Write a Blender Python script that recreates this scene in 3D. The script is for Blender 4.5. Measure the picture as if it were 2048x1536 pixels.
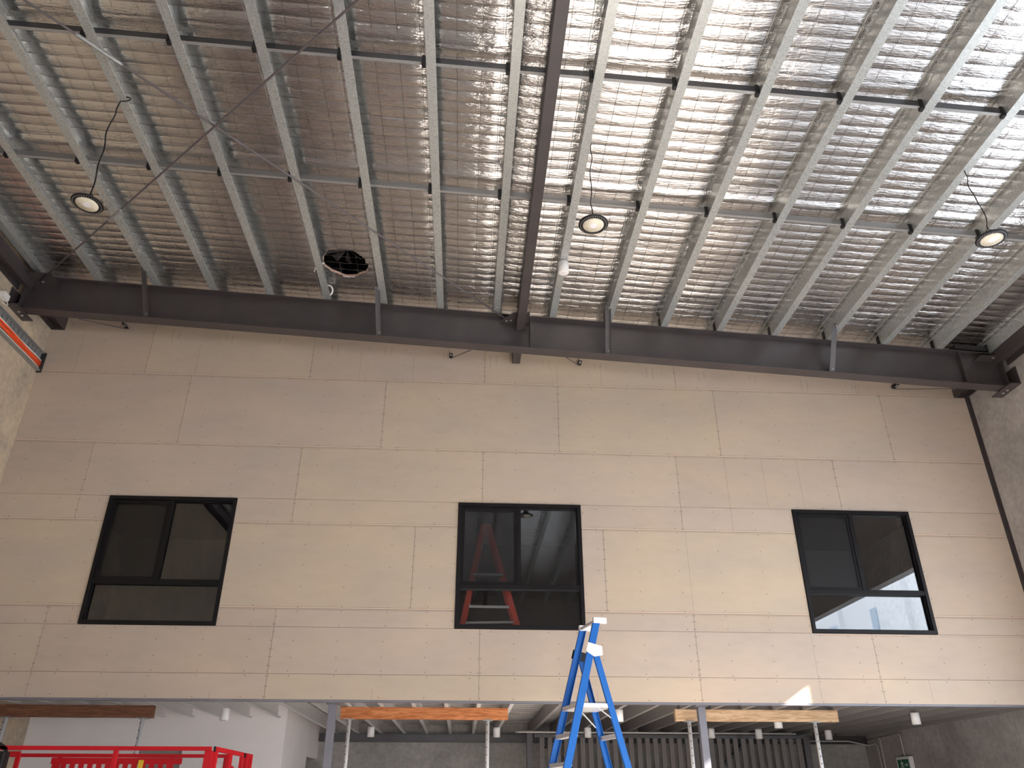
import bpy, math, random
import numpy as np
from mathutils import Vector, Matrix
for o in list(bpy.data.objects): bpy.data.objects.remove(o)
random.seed(7)
rng = np.random.RandomState(5)
SC = bpy.context.scene
COL = SC.collection

# ------------------------------------------------------------------ camera
CAM_F = 1563.4; PITCH = .4894; YAW = .0584; ROLL = .0012
cam_d = bpy.data.cameras.new('camera'); cam_d.sensor_width = 36.0; cam_d.sensor_fit = 'HORIZONTAL'
cam_d.lens = CAM_F/2048*36.0; cam_d.clip_start = .05; cam_d.clip_end = 200
cam = bpy.data.objects.new('camera', cam_d); COL.objects.link(cam)
cam.matrix_world = (Matrix.Translation((0, 0, 1.6)) @ Matrix.Rotation(-YAW, 4, 'Z') @
                    Matrix.Rotation(math.pi/2+PITCH, 4, 'X') @ Matrix.Rotation(ROLL, 4, 'Z'))
SC.camera = cam

# ------------------------------------------------------------------ light
w = bpy.data.worlds.new('sky'); SC.world = w; w.use_nodes = True
nt = w.node_tree; bg = nt.nodes['Background']
geo = nt.nodes.new('ShaderNodeTexCoord'); sep = nt.nodes.new('ShaderNodeSeparateXYZ')
rp = nt.nodes.new('ShaderNodeValToRGB')
nt.links.new(geo.outputs['Generated'], sep.inputs[0]); nt.links.new(sep.outputs['Z'], rp.inputs[0])
nt.links.new(rp.outputs[0], bg.inputs['Color'])
rp.color_ramp.elements[0].color = (.91, .95, 1, 1); rp.color_ramp.elements[0].position = .0
rp.color_ramp.elements[1].color = (.78, .87, 1, 1); rp.color_ramp.elements[1].position = .8
bg.inputs['Strength'].default_value = 1.5
sun_d = bpy.data.lights.new('sun', 'SUN'); sun_d.energy = 6.0; sun_d.angle = .012; sun_d.color = (1, .945, .88)
sun = bpy.data.objects.new('sun', sun_d); COL.objects.link(sun)
SUN_DIR = Vector((-3.544, 1.80, -2.30))
sun.rotation_euler = SUN_DIR.to_track_quat('-Z', 'Y').to_euler()
SC.view_settings.view_transform = 'Standard'; SC.view_settings.look = 'None'
SC.view_settings.gamma = 1.0; SC.view_settings.use_curve_mapping = False
SC.view_settings.exposure = 2.5
SC.cycles.max_bounces = 10; SC.cycles.diffuse_bounces = 6; SC.cycles.glossy_bounces = 6
SC.cycles.sample_clamp_indirect = 5; SC.cycles.use_denoising = True
SC.cycles.caustics_reflective = True; SC.cycles.blur_glossy = 1.0

# ------------------------------------------------------------------ key dimensions
XL, XR = -6.78, 8.23            # side walls
YW = 11.10                      # face of the board-lined wall
KS = -.0566                     # fall of the roof per metre of x
ZR0 = 8.175
def zr(x, off=0.0): return ZR0 + KS*x + off
PS = .8567; PX0 = -.5557
YB = 10.0                       # front of rafter flange
Y_OPEN0, Y_OPEN1, Z_OPEN = -2.0, 9.30, 5.40

# ------------------------------------------------------------------ materials
def newmat(name):
    m = bpy.data.materials.new(name); m.use_nodes = True
    return m, m.node_tree, m.node_tree.nodes['Principled BSDF']
def simple(name, col, rough=.6, metal=0., noise=0., nscale=8., spec=.5, bump=0., stretch=(1, 1, 1)):
    m, t, b = newmat(name)
    b.inputs['Roughness'].default_value = rough; b.inputs['Metallic'].default_value = metal
    b.inputs['Specular IOR Level'].default_value = spec
    b.inputs['Base Color'].default_value = (*col, 1)
    if noise or bump:
        tc = t.nodes.new('ShaderNodeTexCoord'); mp = t.nodes.new('ShaderNodeMapping'); nz = t.nodes.new('ShaderNodeTexNoise')
        mp.inputs['Scale'].default_value = stretch; nz.inputs['Scale'].default_value = nscale; nz.inputs['Detail'].default_value = 6
        t.links.new(tc.outputs['Object'], mp.inputs[0]); t.links.new(mp.outputs[0], nz.inputs[0])
        r = t.nodes.new('ShaderNodeValToRGB'); t.links.new(nz.outputs[0], r.inputs[0])
        r.color_ramp.elements[0].position = .3; r.color_ramp.elements[1].position = .7
        r.color_ramp.elements[0].color = (*[c*(1-noise) for c in col], 1)
        r.color_ramp.elements[1].color = (*[min(1, c*(1+noise)) for c in col], 1)
        t.links.new(r.outputs[0], b.inputs['Base Color'])
        if bump:
            bp = t.nodes.new('ShaderNodeBump'); bp.inputs['Strength'].default_value = bump; bp.inputs['Distance'].default_value = .01
            t.links.new(nz.outputs[0], bp.inputs['Height']); t.links.new(bp.outputs[0], b.inputs['Normal'])
    return m
def concrete(name, col, warm=None, bump=.15):
    m, t, b = newmat(name)
    tc = t.nodes.new('ShaderNodeTexCoord')
    n1 = t.nodes.new('ShaderNodeTexNoise'); n1.inputs['Scale'].default_value = 1.1; n1.inputs['Detail'].default_value = 8; n1.inputs['Distortion'].default_value = .6
    n2 = t.nodes.new('ShaderNodeTexNoise'); n2.inputs['Scale'].default_value = 14; n2.inputs['Detail'].default_value = 8
    t.links.new(tc.outputs['Object'], n1.inputs[0]); t.links.new(tc.outputs['Object'], n2.inputs[0])
    r1 = t.nodes.new('ShaderNodeValToRGB'); t.links.new(n1.outputs[0], r1.inputs[0])
    r1.color_ramp.elements[0].position = .32; r1.color_ramp.elements[1].position = .68
    r1.color_ramp.elements[0].color = (*[c*.78 for c in col], 1); r1.color_ramp.elements[1].color = (*[c*1.15 for c in (warm or col)], 1)
    mx = t.nodes.new('ShaderNodeMixRGB'); mx.blend_type = 'OVERLAY'; mx.inputs[0].default_value = .35
    t.links.new(r1.outputs[0], mx.inputs[1]); t.links.new(n2.outputs[0], mx.inputs[2])
    t.links.new(mx.outputs[0], b.inputs['Base Color']); b.inputs['Roughness'].default_value = .75
    bp = t.nodes.new('ShaderNodeBump'); bp.inputs['Strength'].default_value = bump; bp.inputs['Distance'].default_value = .01
    t.links.new(n2.outputs[0], bp.inputs['Height']); t.links.new(bp.outputs[0], b.inputs['Normal'])
    return m
def galv(name, col, rough=.42, metal=.75, spangle=.28, scale=55):
    m, t, b = newmat(name)
    tc = t.nodes.new('ShaderNodeTexCoord'); v = t.nodes.new('ShaderNodeTexVoronoi'); v.inputs['Scale'].default_value = scale
    t.links.new(tc.outputs['Object'], v.inputs['Vector'])
    s = t.nodes.new('ShaderNodeSeparateColor'); t.links.new(v.outputs['Color'], s.inputs[0])
    r = t.nodes.new('ShaderNodeValToRGB'); t.links.new(s.outputs[0], r.inputs[0])
    r.color_ramp.elements[0].color = (*[c*(1-spangle) for c in col], 1); r.color_ramp.elements[1].color = (*[min(1, c*(1+spangle)) for c in col], 1)
    t.links.new(r.outputs[0], b.inputs['Base Color']); b.inputs['Metallic'].default_value = metal
    mr = t.nodes.new('ShaderNodeMapRange'); mr.inputs['To Min'].default_value = rough-.1; mr.inputs['To Max'].default_value = rough+.1
    t.links.new(s.outputs[1], mr.inputs[0]); t.links.new(mr.outputs[0], b.inputs['Roughness'])
    return m
def board_mat():
    m, t, b = newmat('fibre_cement')
    g = t.nodes.new('ShaderNodeNewGeometry'); tc = t.nodes.new('ShaderNodeTexCoord')
    r = t.nodes.new('ShaderNodeValToRGB'); t.links.new(g.outputs['Random Per Island'], r.inputs[0])
    e = r.color_ramp.elements; e[0].color = (.500, .402, .318, 1); e[1].color = (.525, .430, .328, 1)
    x = e.new(.5); x.color = (.512, .420, .345, 1)
    mp = t.nodes.new('ShaderNodeMapping'); mp.inputs['Scale'].default_value = (.5, 1, 1.3)
    n1 = t.nodes.new('ShaderNodeTexNoise'); n1.inputs['Scale'].default_value = 1.3; n1.inputs['Detail'].default_value = 3
    t.links.new(tc.outputs['Object'], mp.inputs[0]); t.links.new(mp.outputs[0], n1.inputs[0])
    r1 = t.nodes.new('ShaderNodeValToRGB'); t.links.new(n1.outputs[0], r1.inputs[0])
    r1.color_ramp.elements[0].position = .3; r1.color_ramp.elements[1].position = .7
    r1.color_ramp.elements[0].color = (.90, .91, .94, 1); r1.color_ramp.elements[1].color = (1.04, 1.0, .96, 1)
    mx = t.nodes.new('ShaderNodeMixRGB'); mx.blend_type = 'MULTIPLY'; mx.inputs[0].default_value = 1
    t.links.new(r.outputs[0], mx.inputs[1]); t.links.new(r1.outputs[0], mx.inputs[2])
    n2 = t.nodes.new('ShaderNodeTexNoise'); n2.inputs['Scale'].default_value = 9; n2.inputs['Detail'].default_value = 7
    t.links.new(mp.outputs[0], n2.inputs[0])
    r2 = t.nodes.new('ShaderNodeValToRGB'); t.links.new(n2.outputs[0], r2.inputs[0])
    r2.color_ramp.elements[0].position = .25; r2.color_ramp.elements[1].position = .6
    r2.color_ramp.elements[0].color = (.955, .945, .935, 1); r2.color_ramp.elements[1].color = (1, 1, 1, 1)
    m2 = t.nodes.new('ShaderNodeMixRGB'); m2.blend_type = 'MULTIPLY'; m2.inputs[0].default_value = 1
    t.links.new(mx.outputs[0], m2.inputs[1]); t.links.new(r2.outputs[0], m2.inputs[2])
    t.links.new(m2.outputs[0], b.inputs['Base Color']); b.inputs['Roughness'].default_value = .7
    b.inputs['Specular IOR Level'].default_value = .3
    return m
def foil_mat():
    m, t, b = newmat('foil')
    b.inputs['Base Color'].default_value = (.72, .705, .70, 1); b.inputs['Metallic'].default_value = 1
    tc = t.nodes.new('ShaderNodeTexCoord')
    def nz(sc, stretch, det):
        mp = t.nodes.new('ShaderNodeMapping'); mp.inputs['Scale'].default_value = stretch
        n = t.nodes.new('ShaderNodeTexNoise'); n.inputs['Scale'].default_value = sc; n.inputs['Detail'].default_value = det
        t.links.new(tc.outputs['Object'], mp.inputs[0]); t.links.new(mp.outputs[0], n.inputs[0]); return n
    a = nz(9, (1, 6, 1), 4); c = nz(60, (1, 2.5, 1), 2)
    b1 = t.nodes.new('ShaderNodeBump'); b1.inputs['Strength'].default_value = .7; b1.inputs['Distance'].default_value = .014
    b2 = t.nodes.new('ShaderNodeBump'); b2.inputs['Strength'].default_value = .35; b2.inputs['Distance'].default_value = .003
    t.links.new(a.outputs[0], b1.inputs['Height']); t.links.new(c.outputs[0], b2.inputs['Height'])
    t.links.new(b1.outputs[0], b2.inputs['Normal']); t.links.new(b2.outputs[0], b.inputs['Normal'])
    b.inputs['Roughness'].default_value = .10
    return m
def glass_mat(name, tint, ior=1.75, screen=0.0):
    m, t, b = newmat(name); t.nodes.remove(b); out = t.nodes['Material Output']
    tr = t.nodes.new('ShaderNodeBsdfTransparent'); tr.inputs[0].default_value = (*tint, 1)
    gl = t.nodes.new('ShaderNodeBsdfGlossy'); gl.inputs['Roughness'].default_value = .01; gl.inputs['Color'].default_value = (.95, .97, 1, 1)
    fr = t.nodes.new('ShaderNodeFresnel'); fr.inputs[0].default_value = ior
    mx = t.nodes.new('ShaderNodeMixShader'); t.links.new(fr.outputs[0], mx.inputs[0]); t.links.new(tr.outputs[0], mx.inputs[1]); t.links.new(gl.outputs[0], mx.inputs[2])
    t.links.new(mx.outputs[0], out.inputs[0]); return m
def screen_mat():
    m, t, b = newmat('insect_mesh'); out = t.nodes['Material Output']
    b.inputs['Base Color'].default_value = (.008, .007, .007, 1)
    tr = t.nodes.new('ShaderNodeBsdfTransparent'); mx = t.nodes.new('ShaderNodeMixShader'); mx.inputs[0].default_value = .55
    t.links.new(tr.outputs[0], mx.inputs[1]); t.links.new(b.outputs[0], mx.inputs[2]); t.links.new(mx.outputs[0], out.inputs[0])
    return m
def wood_mat(name, c0, c1, sc=6):
    m, t, b = newmat(name)
    tc = t.nodes.new('ShaderNodeTexCoord'); mp = t.nodes.new('ShaderNodeMapping'); mp.inputs['Scale'].default_value = (.6, 3, 5)
    n = t.nodes.new('ShaderNodeTexNoise'); n.inputs['Scale'].default_value = sc; n.inputs['Detail'].default_value = 9; n.inputs['Distortion'].default_value = 1.2
    t.links.new(tc.outputs['Object'], mp.inputs[0]); t.links.new(mp.outputs[0], n.inputs[0])
    r = t.nodes.new('ShaderNodeValToRGB'); t.links.new(n.outputs[0], r.inputs[0])
    r.color_ramp.elements[0].position = .35; r.color_ramp.elements[1].position = .65
    r.color_ramp.elements[0].color = (*c0, 1); r.color_ramp.elements[1].color = (*c1, 1)
    t.links.new(r.outputs[0], b.inputs['Base Color']); b.inputs['Roughness'].default_value = .7
    bp = t.nodes.new('ShaderNodeBump'); bp.inputs['Strength'].default_value = .3; bp.inputs['Distance'].default_value = .004
    t.links.new(n.outputs[0], bp.inputs['Height']); t.links.new(bp.outputs[0], b.inputs['Normal'])
    return m
M = dict(
    insul=simple('insulation_edge', (.45, .30, .24), .8, noise=.3, nscale=40),
    foil=foil_mat(), board=board_mat(),
    gap=simple('joint_gap', (.12, .085, .065), .9), seal=simple('joint_seal', (.62, .47, .36), .8),
    screw=simple('screw_head', (.035, .028, .028), .5),
    conc_l=concrete('concrete_left', (.47, .40, .32), (.52, .41, .29)), conc_r=concrete('concrete_right', (.36, .33, .31)),
    conc_b=concrete('concrete_back', (.33, .305, .28)), conc_f=concrete('concrete_floor', (.61, .57, .53)),
    steel=simple('painted_steel', (.050, .040, .041), .38, noise=.12, nscale=3, spec=.6), bridge_shaded=simple('bridging_shaded', (.05, .048, .05), .3, .3), bridge_part_shaded=simple('bridging_part_shaded', (.22, .21, .205), .35, .5),  # bridging rows are one metal; the dark they reflect is put into their colours
    steel_l=simple('grey_painted_steel', (.17, .165, .19), .4, noise=.08, nscale=3),
    galv=galv('galvanised', (.46, .475, .465), .36, .6, .17, 130), galv_d=galv('galvanised_dull', (.36, .36, .36), .45, .6, .12, 120),
    galv_j=galv('galvanised_joist', (.66, .64, .63), .5, .2, .06), galv_shade=galv('galvanised_joist_shaded', (.27, .25, .24), .5, .1, .05),  # second joist copy carries the right bay's shade in its colour
    deck=galv('metal_deck', (.42, .39, .375), .55, .15, .04), wire=simple('mesh_wire', (.10, .085, .08), .5, .3),
    black=simple('black_plastic', (.008, .007, .008), .45, spec=.35), blackm=simple('black_frame', (.006, .0045, .005), .5, spec=.22),
    bolt=simple('bolt', (.55, .53, .52), .35, .8), rod=simple('brace_rod', (.12, .10, .105), .45, .2),
    white=simple('white_plastic', (.78, .75, .73), .45), whitew=simple('white_paint', (.86, .80, .78), .6, noise=.03, nscale=2),
    lens=simple('lamp_lens', (.66, .60, .48), .25, noise=.16, nscale=60), lenc=simple('lamp_centre', (.75, .72, .76), .3),
    glass=glass_mat('tinted_glass', (.80, .80, .79), 1.66), screen=screen_mat(),
    blue=simple('blue_fibreglass', (.003, .11, .42), .45, spec=.35, noise=.1, nscale=120), alu=simple('aluminium', (.72, .71, .70), .38, .55, noise=.05, nscale=30),
    red=simple('red_paint', (.52, .003, .010), .5, spec=.3), redl=simple('red_fibreglass', (.90, .09, .06), .5),
    yellow=simple('yellow_sticker', (.85, .55, .03), .5), orange=simple('orange_cable', (.85, .09, .02), .5), cwhite=simple('white_cable', (.8, .74, .68), .5),
    w_br=wood_mat('timber_brown', (.13, .045, .022), (.24, .10, .05)), w_or=wood_mat('timber_orange', (.36, .10, .02), (.66, .25, .09)),
    w_pa=wood_mat('timber_pale', (.40, .24, .12), (.68, .47, .29)),
    slat=simple('slat_paint', (.14, .118, .108), .6, noise=.12, nscale=2), dark=simple('dark_void', (.02, .018, .018), .8),
    green=simple('sign_green', (.01, .13, .07), .4), signw=simple('sign_white', (.72, .78, .74), .4),
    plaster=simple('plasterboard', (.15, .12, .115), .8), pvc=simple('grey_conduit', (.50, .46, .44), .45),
    out_g=concrete('outdoor_paving', (.60, .585, .56)), out_w=simple('outdoor_white', (.88, .89, .90), .5), out_b=simple('outdoor_blue_grey', (.50, .60, .70), .5), door=simple('door_grey', (.30, .27, .25), .6),
)

# ------------------------------------------------------------------ mesh helpers
class MB:
    def __init__(s): s.v = []; s.f = []; s.m = []; s.sm = []
    def add(s, vs, fs, mi=0, smooth=False):
        b = len(s.v); s.v += [tuple(v) for v in vs]; s.f += [tuple(b+i for i in f) for f in fs]
        s.m += [mi]*len(fs); s.sm += [smooth]*len(fs); return s
    def box(s, x0, x1, y0, y1, z0, z1, mi=0, k=0.0):
        V = [(x, y, z+k*x) for z in (z0, z1) for y in (y0, y1) for x in (x0, x1)]
        return s.add(V, [(0, 2, 3, 1), (4, 5, 7, 6), (0, 1, 5, 4), (2, 6, 7, 3), (0, 4, 6, 2), (1, 3, 7, 5)], mi)
    def ext(s, prof, axis, a0, a1, k=0.0, mi=0):
        n = len(prof); V = []
        for a in (a0, a1):
            for p, q in prof:
                if axis == 'x': V.append((a, p, q+k*a))
                elif axis == 'y': V.append((p, a, q+k*p))
                else: V.append((p, q, a))
        F = [(i, (i+1) % n, n+(i+1) % n, n+i) for i in range(n)] + [tuple(range(n-1, -1, -1)), tuple(range(n, 2*n))]
        return s.add(V, F, mi)
    def sweep(s, prof, P0, P1, xd, yd, mi=0, sc1=1.0):
        P0, P1, xd, yd = Vector(P0), Vector(P1), Vector(xd), Vector(yd); n = len(prof); V = []
        for P, sc in ((P0, 1), (P1, sc1)):
            for p, q in prof: V.append(P+xd*p*sc+yd*q*sc)
        F = [(i, (i+1) % n, n+(i+1) % n, n+i) for i in range(n)] + [tuple(range(n-1, -1, -1)), tuple(range(n, 2*n))]
        return s.add(V, F, mi)
    def bar(s, P0, P1, wx, wy, up=(0, 0, 1), mi=0):
        P0, P1 = Vector(P0), Vector(P1); d = (P1-P0).normalized(); u = Vector(up)
        xd = d.cross(u)
        if xd.length < 1e-4: xd = Vector((1, 0, 0))
        xd.normalize(); yd = xd.cross(d).normalized()
        return s.sweep([(-wx/2, -wy/2), (wx/2, -wy/2), (wx/2, wy/2), (-wx/2, wy/2)], P0, P1, xd, yd, mi)
    def tube(s, pts, r, n=10, mi=0, cap=True):
        pts = [Vector(p) for p in pts]; V = []; prev = None
        for i, p in enumerate(pts):
            d = (pts[min(i+1, len(pts)-1)]-pts[max(i-1, 0)]).normalized()
            if prev is None:
                u = d.cross(Vector((0, 0, 1)));
                if u.length < 1e-3: u = Vector((1, 0, 0))
            else: u = prev-d*prev.dot(d)
            u.normalize(); prev = u; vv = d.cross(u)
            rr = r[i] if isinstance(r, (list, tuple)) else r
            for j in range(n):
                a = 2*math.pi*j/n; V.append(p+u*math.cos(a)*rr+vv*math.sin(a)*rr)
        F = [(i*n+j, i*n+(j+1) % n, (i+1)*n+(j+1) % n, (i+1)*n+j) for i in range(len(pts)-1) for j in range(n)]
        s.add(V, F, mi, True)
        if cap:
            b = len(s.v)-len(V); s.f += [tuple(b+j for j in range(n-1, -1, -1)), tuple(b+(len(pts)-1)*n+j for j in range(n))]; s.m += [mi, mi]; s.sm += [False, False]
        return s
    def lathe(s, prof, c, n=32, mi=0, smooth=True):
        V = []; c = Vector(c)
        for r, z in prof:
            for j in range(n):
                a = 2*math.pi*j/n; V.append(c+Vector((r*math.cos(a), r*math.sin(a), z)))
        F = [(i*n+j, i*n+(j+1) % n, (i+1)*n+(j+1) % n, (i+1)*n+j) for i in range(len(prof)-1) for j in range(n)]
        s.add(V, F, mi, smooth); b = len(s.v)-len(V)
        s.f += [tuple(b+j for j in range(n-1, -1, -1)), tuple(b+(len(prof)-1)*n+j for j in range(n))]; s.m += [mi, mi]; s.sm += [False, False]
        return s
    def build(s, name, mats, parent=None, bevel=0):
        me = bpy.data.meshes.new(name); c = Vector((0, 0, 0))
        par = parent; off = Vector((0, 0, 0))
        if par is not None: off = Vector(par['base'])
        else:
            a = np.array(s.v, float); off = Vector(((a[:, 0].min()+a[:, 0].max())/2, (a[:, 1].min()+a[:, 1].max())/2, a[:, 2].min()))
        me.from_pydata([(v[0]-off.x, v[1]-off.y, v[2]-off.z) for v in s.v], [], s.f)
        for m in (mats if isinstance(mats, (list, tuple)) else [mats]): me.materials.append(m)
        me.polygons.foreach_set('material_index', s.m); me.polygons.foreach_set('use_smooth', s.sm)
        me.update()
        o = bpy.data.objects.new(name, me); COL.objects.link(o)
        if par is None: o.location = off
        else:
            o.parent = par
            root = par
        o['base'] = tuple(off)
        if bevel:
            b = o.modifiers.new('bevel', 'BEVEL'); b.width = bevel; b.segments = 2; b.limit_method = 'ANGLE'; b.angle_limit = .7
        return o
def thing(name, loc, label, cat, group=None):
    o = bpy.data.objects.new(name, None); COL.objects.link(o); o.location = loc; o.empty_display_size = .1
    o['base'] = tuple(loc); return tag(o, label, cat, group)
def tag(o, label, cat, group=None, kind=None):
    o['label'] = label; o['category'] = cat
    if group: o['group'] = group
    if kind: o['kind'] = kind
    return o
def struct(o, label=None):
    o['kind'] = 'structure'
    if label: o['label'] = label
    return o
def clone(root, loc, label, group=None):
    r = root.copy(); COL.objects.link(r); r.location = loc; r['label'] = label
    if group: r['group'] = group
    for ch in [x for x in bpy.data.objects if x.parent == root]:
        c = ch.copy(); COL.objects.link(c); c.parent = r
        for g in [x for x in bpy.data.objects if x.parent == ch]:
            d = g.copy(); COL.objects.link(d); d.parent = c
    return r
def thick(path, t):
    """closed polygon of a thin folded sheet: offset a polyline by t to its left"""
    P = [Vector((p[0], p[1])) for p in path]; L = []
    for i, p in enumerate(P):
        ns = []
        if i > 0: d = (p-P[i-1]).normalized(); ns.append(Vector((-d.y, d.x)))
        if i < len(P)-1: d = (P[i+1]-p).normalized(); ns.append(Vector((-d.y, d.x)))
        n = sum(ns, Vector((0, 0))); n /= max(.2, n.length_squared/len(ns)) if len(ns) > 1 else 1
        if len(ns) > 1: n = (ns[0]+ns[1]); n = n/(1+ns[0].dot(ns[1]))
        L.append(p+n*t)
    return [tuple(p) for p in P]+[tuple(p) for p in reversed(L)]
ORD = ['first', 'second', 'third', 'fourth', 'fifth', 'sixth', 'seventh', 'eighth', 'ninth', 'tenth', 'eleventh', 'twelfth', 'thirteenth',
       'fourteenth', 'fifteenth', 'sixteenth', 'seventeenth', 'eighteenth', 'nineteenth', 'twentieth', 'twenty-first', 'twenty-second', 'twenty-third',
       'twenty-fourth', 'twenty-fifth', 'twenty-sixth', 'twenty-seventh', 'twenty-eighth', 'twenty-ninth', 'thirtieth', 'thirty-first', 'thirty-second', 'thirty-third', 'thirty-fourth', 'thirty-fifth', 'thirty-sixth']

# ================================================================== SETTING
struct(MB().box(XL-.2, XR+.2, -7, 17.3, -.2, 0).build('floor', M['conc_f']), 'grey concrete floor of the shed')
struct(MB().box(XL-.2, XL, -7, 17.3, 0, 9.2).build('wall_left', M['conc_l']), 'warm grey precast concrete wall on the left')
mb = MB(); mb.box(XR, XR+.2, Y_OPEN1, 17.3, 0, 8.4).box(XR, XR+.2, Y_OPEN0, Y_OPEN1, Z_OPEN, 8.4).box(XR, XR+.2, -7, Y_OPEN0, 0, 8.4)
struct(mb.build('wall_right', M['conc_r']), 'grey precast concrete wall on the right')
struct(MB().box(XL, -5, -7.2, -7, 0, 9.2).box(3.6, XR, -7.2, -7, 0, 9.2).box(-5, 3.6, -7.2, -7, 2.3, 9.2).build('wall_rear', M['conc_r']), 'concrete wall behind the viewer with an added doorway for fill daylight')  # wide doorway is added out of view to let in fill light
struct(MB().box(XL, XR, 17.1, 17.3, 0, 3.03).build('wall_undercroft', M['conc_b']), 'concrete wall at the back under the upper floor')

# ---- board-lined wall
WINX = [-5.189, -.142, 4.896]; WW = 1.82; WZ0, WZ1 = 3.682, 5.502
rows = [(2.76, 3.077, 'E'), (3.077, 3.927, 'E'), (3.927, 5.130, 'D'), (5.130, 6.336, 'C'), (6.336, 7.514, 'B'), (7.514, 9.3, 'A')]
JX = dict(A=[-5.146, -2.575, .207, 3.32, 6.343], B=[-4.41, -1.358, 1.383, 3.926, 6.708], C=[-5.611, -2.544, .206, 3.197, 5.69],
          D=[-.76, 1.995], E=[-5.622, -2.59, .21, 3.217, 5.745])
mb = MB(); GAP = .0022
def panel(x0, x1, z0, z1, slope_top=False):
    g = GAP
    def zt(x): return zr(x, .20)-.02 if slope_top else z1-g
    V = [(x0+g, YW, z0+g), (x1-g, YW, z0+g), (x1-g, YW, zt(x1)), (x0+g, YW, zt(x0))]
    V += [(x, YW+.012, z) for x, y, z in V]
    mb.add(V, [(0, 1, 2, 3), (7, 6, 5, 4), (0, 4, 5, 1), (1, 5, 6, 2), (2, 6, 7, 3), (3, 7, 4, 0)])
for z0, z1, k in rows:
    xs = [XL]+JX[k]+[XR]
    for a, b in zip(xs[:-1], xs[1:]):
        # cut by the windows
        zs = [z0]+[z for z in (WZ0, WZ1) if z0 < z < z1]+[z1]
        for c, d in zip(zs[:-1], zs[1:]):
            segs = [(a, b)]
            if WZ0 <= (c+d)/2 <= WZ1:
                for wx in WINX:
                    ns = []
                    for p, q in segs:
                        if q <= wx or p >= wx+WW: ns.append((p, q)); continue
                        if p < wx: ns.append((p, wx))
                        if q > wx+WW: ns.append((wx+WW, q))
                    segs = ns
            for p, q in segs: panel(p, q, c, d, k == 'A')
# stud backing, seen only as the dark gap in the joints
def back(x0, x1, z0, z1, mi=1):
    mb.add([(x0, YW+.013, z0), (x1, YW+.013, z0), (x1, YW+.013, z1), (x0, YW+.013, z1)], [(0, 1, 2, 3)], mi)
back(XL, XR, 2.76, WZ0); xs = [XL]
for wx in WINX: xs += [wx, wx+WW]
xs.append(XR)
for i in range(0, 8, 2): back(xs[i], xs[i+1], WZ0, WZ1)
mb.add([(XL, YW+.013, WZ1), (XR, YW+.013, WZ1), (XR, YW+.013, zr(XR, .18)), (XL, YW+.013, zr(XL, .18))], [(0, 1, 2, 3)], 1)
mb.box(XL, XR, YW+.1, YW+.13, 2.96, WZ0, 3)
for i in range(0, 8, 2): mb.box(xs[i], xs[i+1], YW+.1, YW+.13, WZ0, WZ1, 3)
mb.box(XL, XR, YW+.1, YW+.13, WZ1, 7.9, 3)
def strip(x0, x1, z, h, mi, y=.0012):
    mb.add([(x0, YW-y, z), (x1, YW-y, z), (x1, YW-y, z+h), (x0, YW-y, z+h)], [(0, 1, 2, 3)], mi)
def cutwin(x0, x1, z):
    segs = [(x0, x1)]
    if WZ0 < z < WZ1:
        segs = [(XL, WINX[0]-.01), (WINX[0]+WW+.01, WINX[1]-.01), (WINX[1]+WW+.01, WINX[2]-.01), (WINX[2]+WW+.01, XR)]
    return segs
for z in (3.927, 5.13, 6.336, 7.514):
    for p, q in cutwin(XL, XR, z): strip(p, q, z+.008, .014, 2); strip(p, q, z+.022, .003, 1); strip(p, q, z-.018, .002, 1)
# faint cut lines above the rafter line and score lines
for n in range(-7, 11):
    for dx in (-.01, .09):
        x = PX0+n*PS+dx
        if XL+.05 < x < XR-.05: mb.add([(x, YW-.001, zr(x, -.18-.06*((n*5) % 3)-.05*((n+(dx > 0)) % 2))), (x+.003, YW-.001, zr(x, -.18-.06*((n*5) % 3)-.05*((n+(dx > 0)) % 2))), (x+.003, YW-.001, zr(x, -.1)), (x, YW-.001, zr(x, -.1))], [(0, 1, 2, 3)], 1)
for x, z0, z1 in ((-6.234, 7.51, 8.2), (-4.377, 7.51, 8.1), (-.95, 7.51, 8), (-1.8, 7.51, 8.1), (1.38, 7.51, 7.9), (2.1, 7.51, 7.9), (3.957, 5.13, 6.33), (4.547, 5.52, 6.33), (5.109, 5.52, 6.33),
                  (6.5, 5.13, 5.5), (3.224, 3.93, 5.13), (4.864, 2.78, 3.66), (6.42, 2.78, 3.08), (-3.3, 2.76, 2.85), (-1.2, 2.76, 2.9), (1.8, 2.76, 2.9), (-4.6, 2.76, 2.83)):
    mb.add([(x, YW-.001, z0), (x+.0022, YW-.001, z0), (x+.0022, YW-.001, z1), (x, YW-.001, z1)], [(0, 1, 2, 3)], 1)
for p, q, z in ((.97, 3.217, 3.68), (4.9, 6.3, 3.655), (6.75, 8.0, 3.655)): strip(p, q, z, .002, 1)
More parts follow.
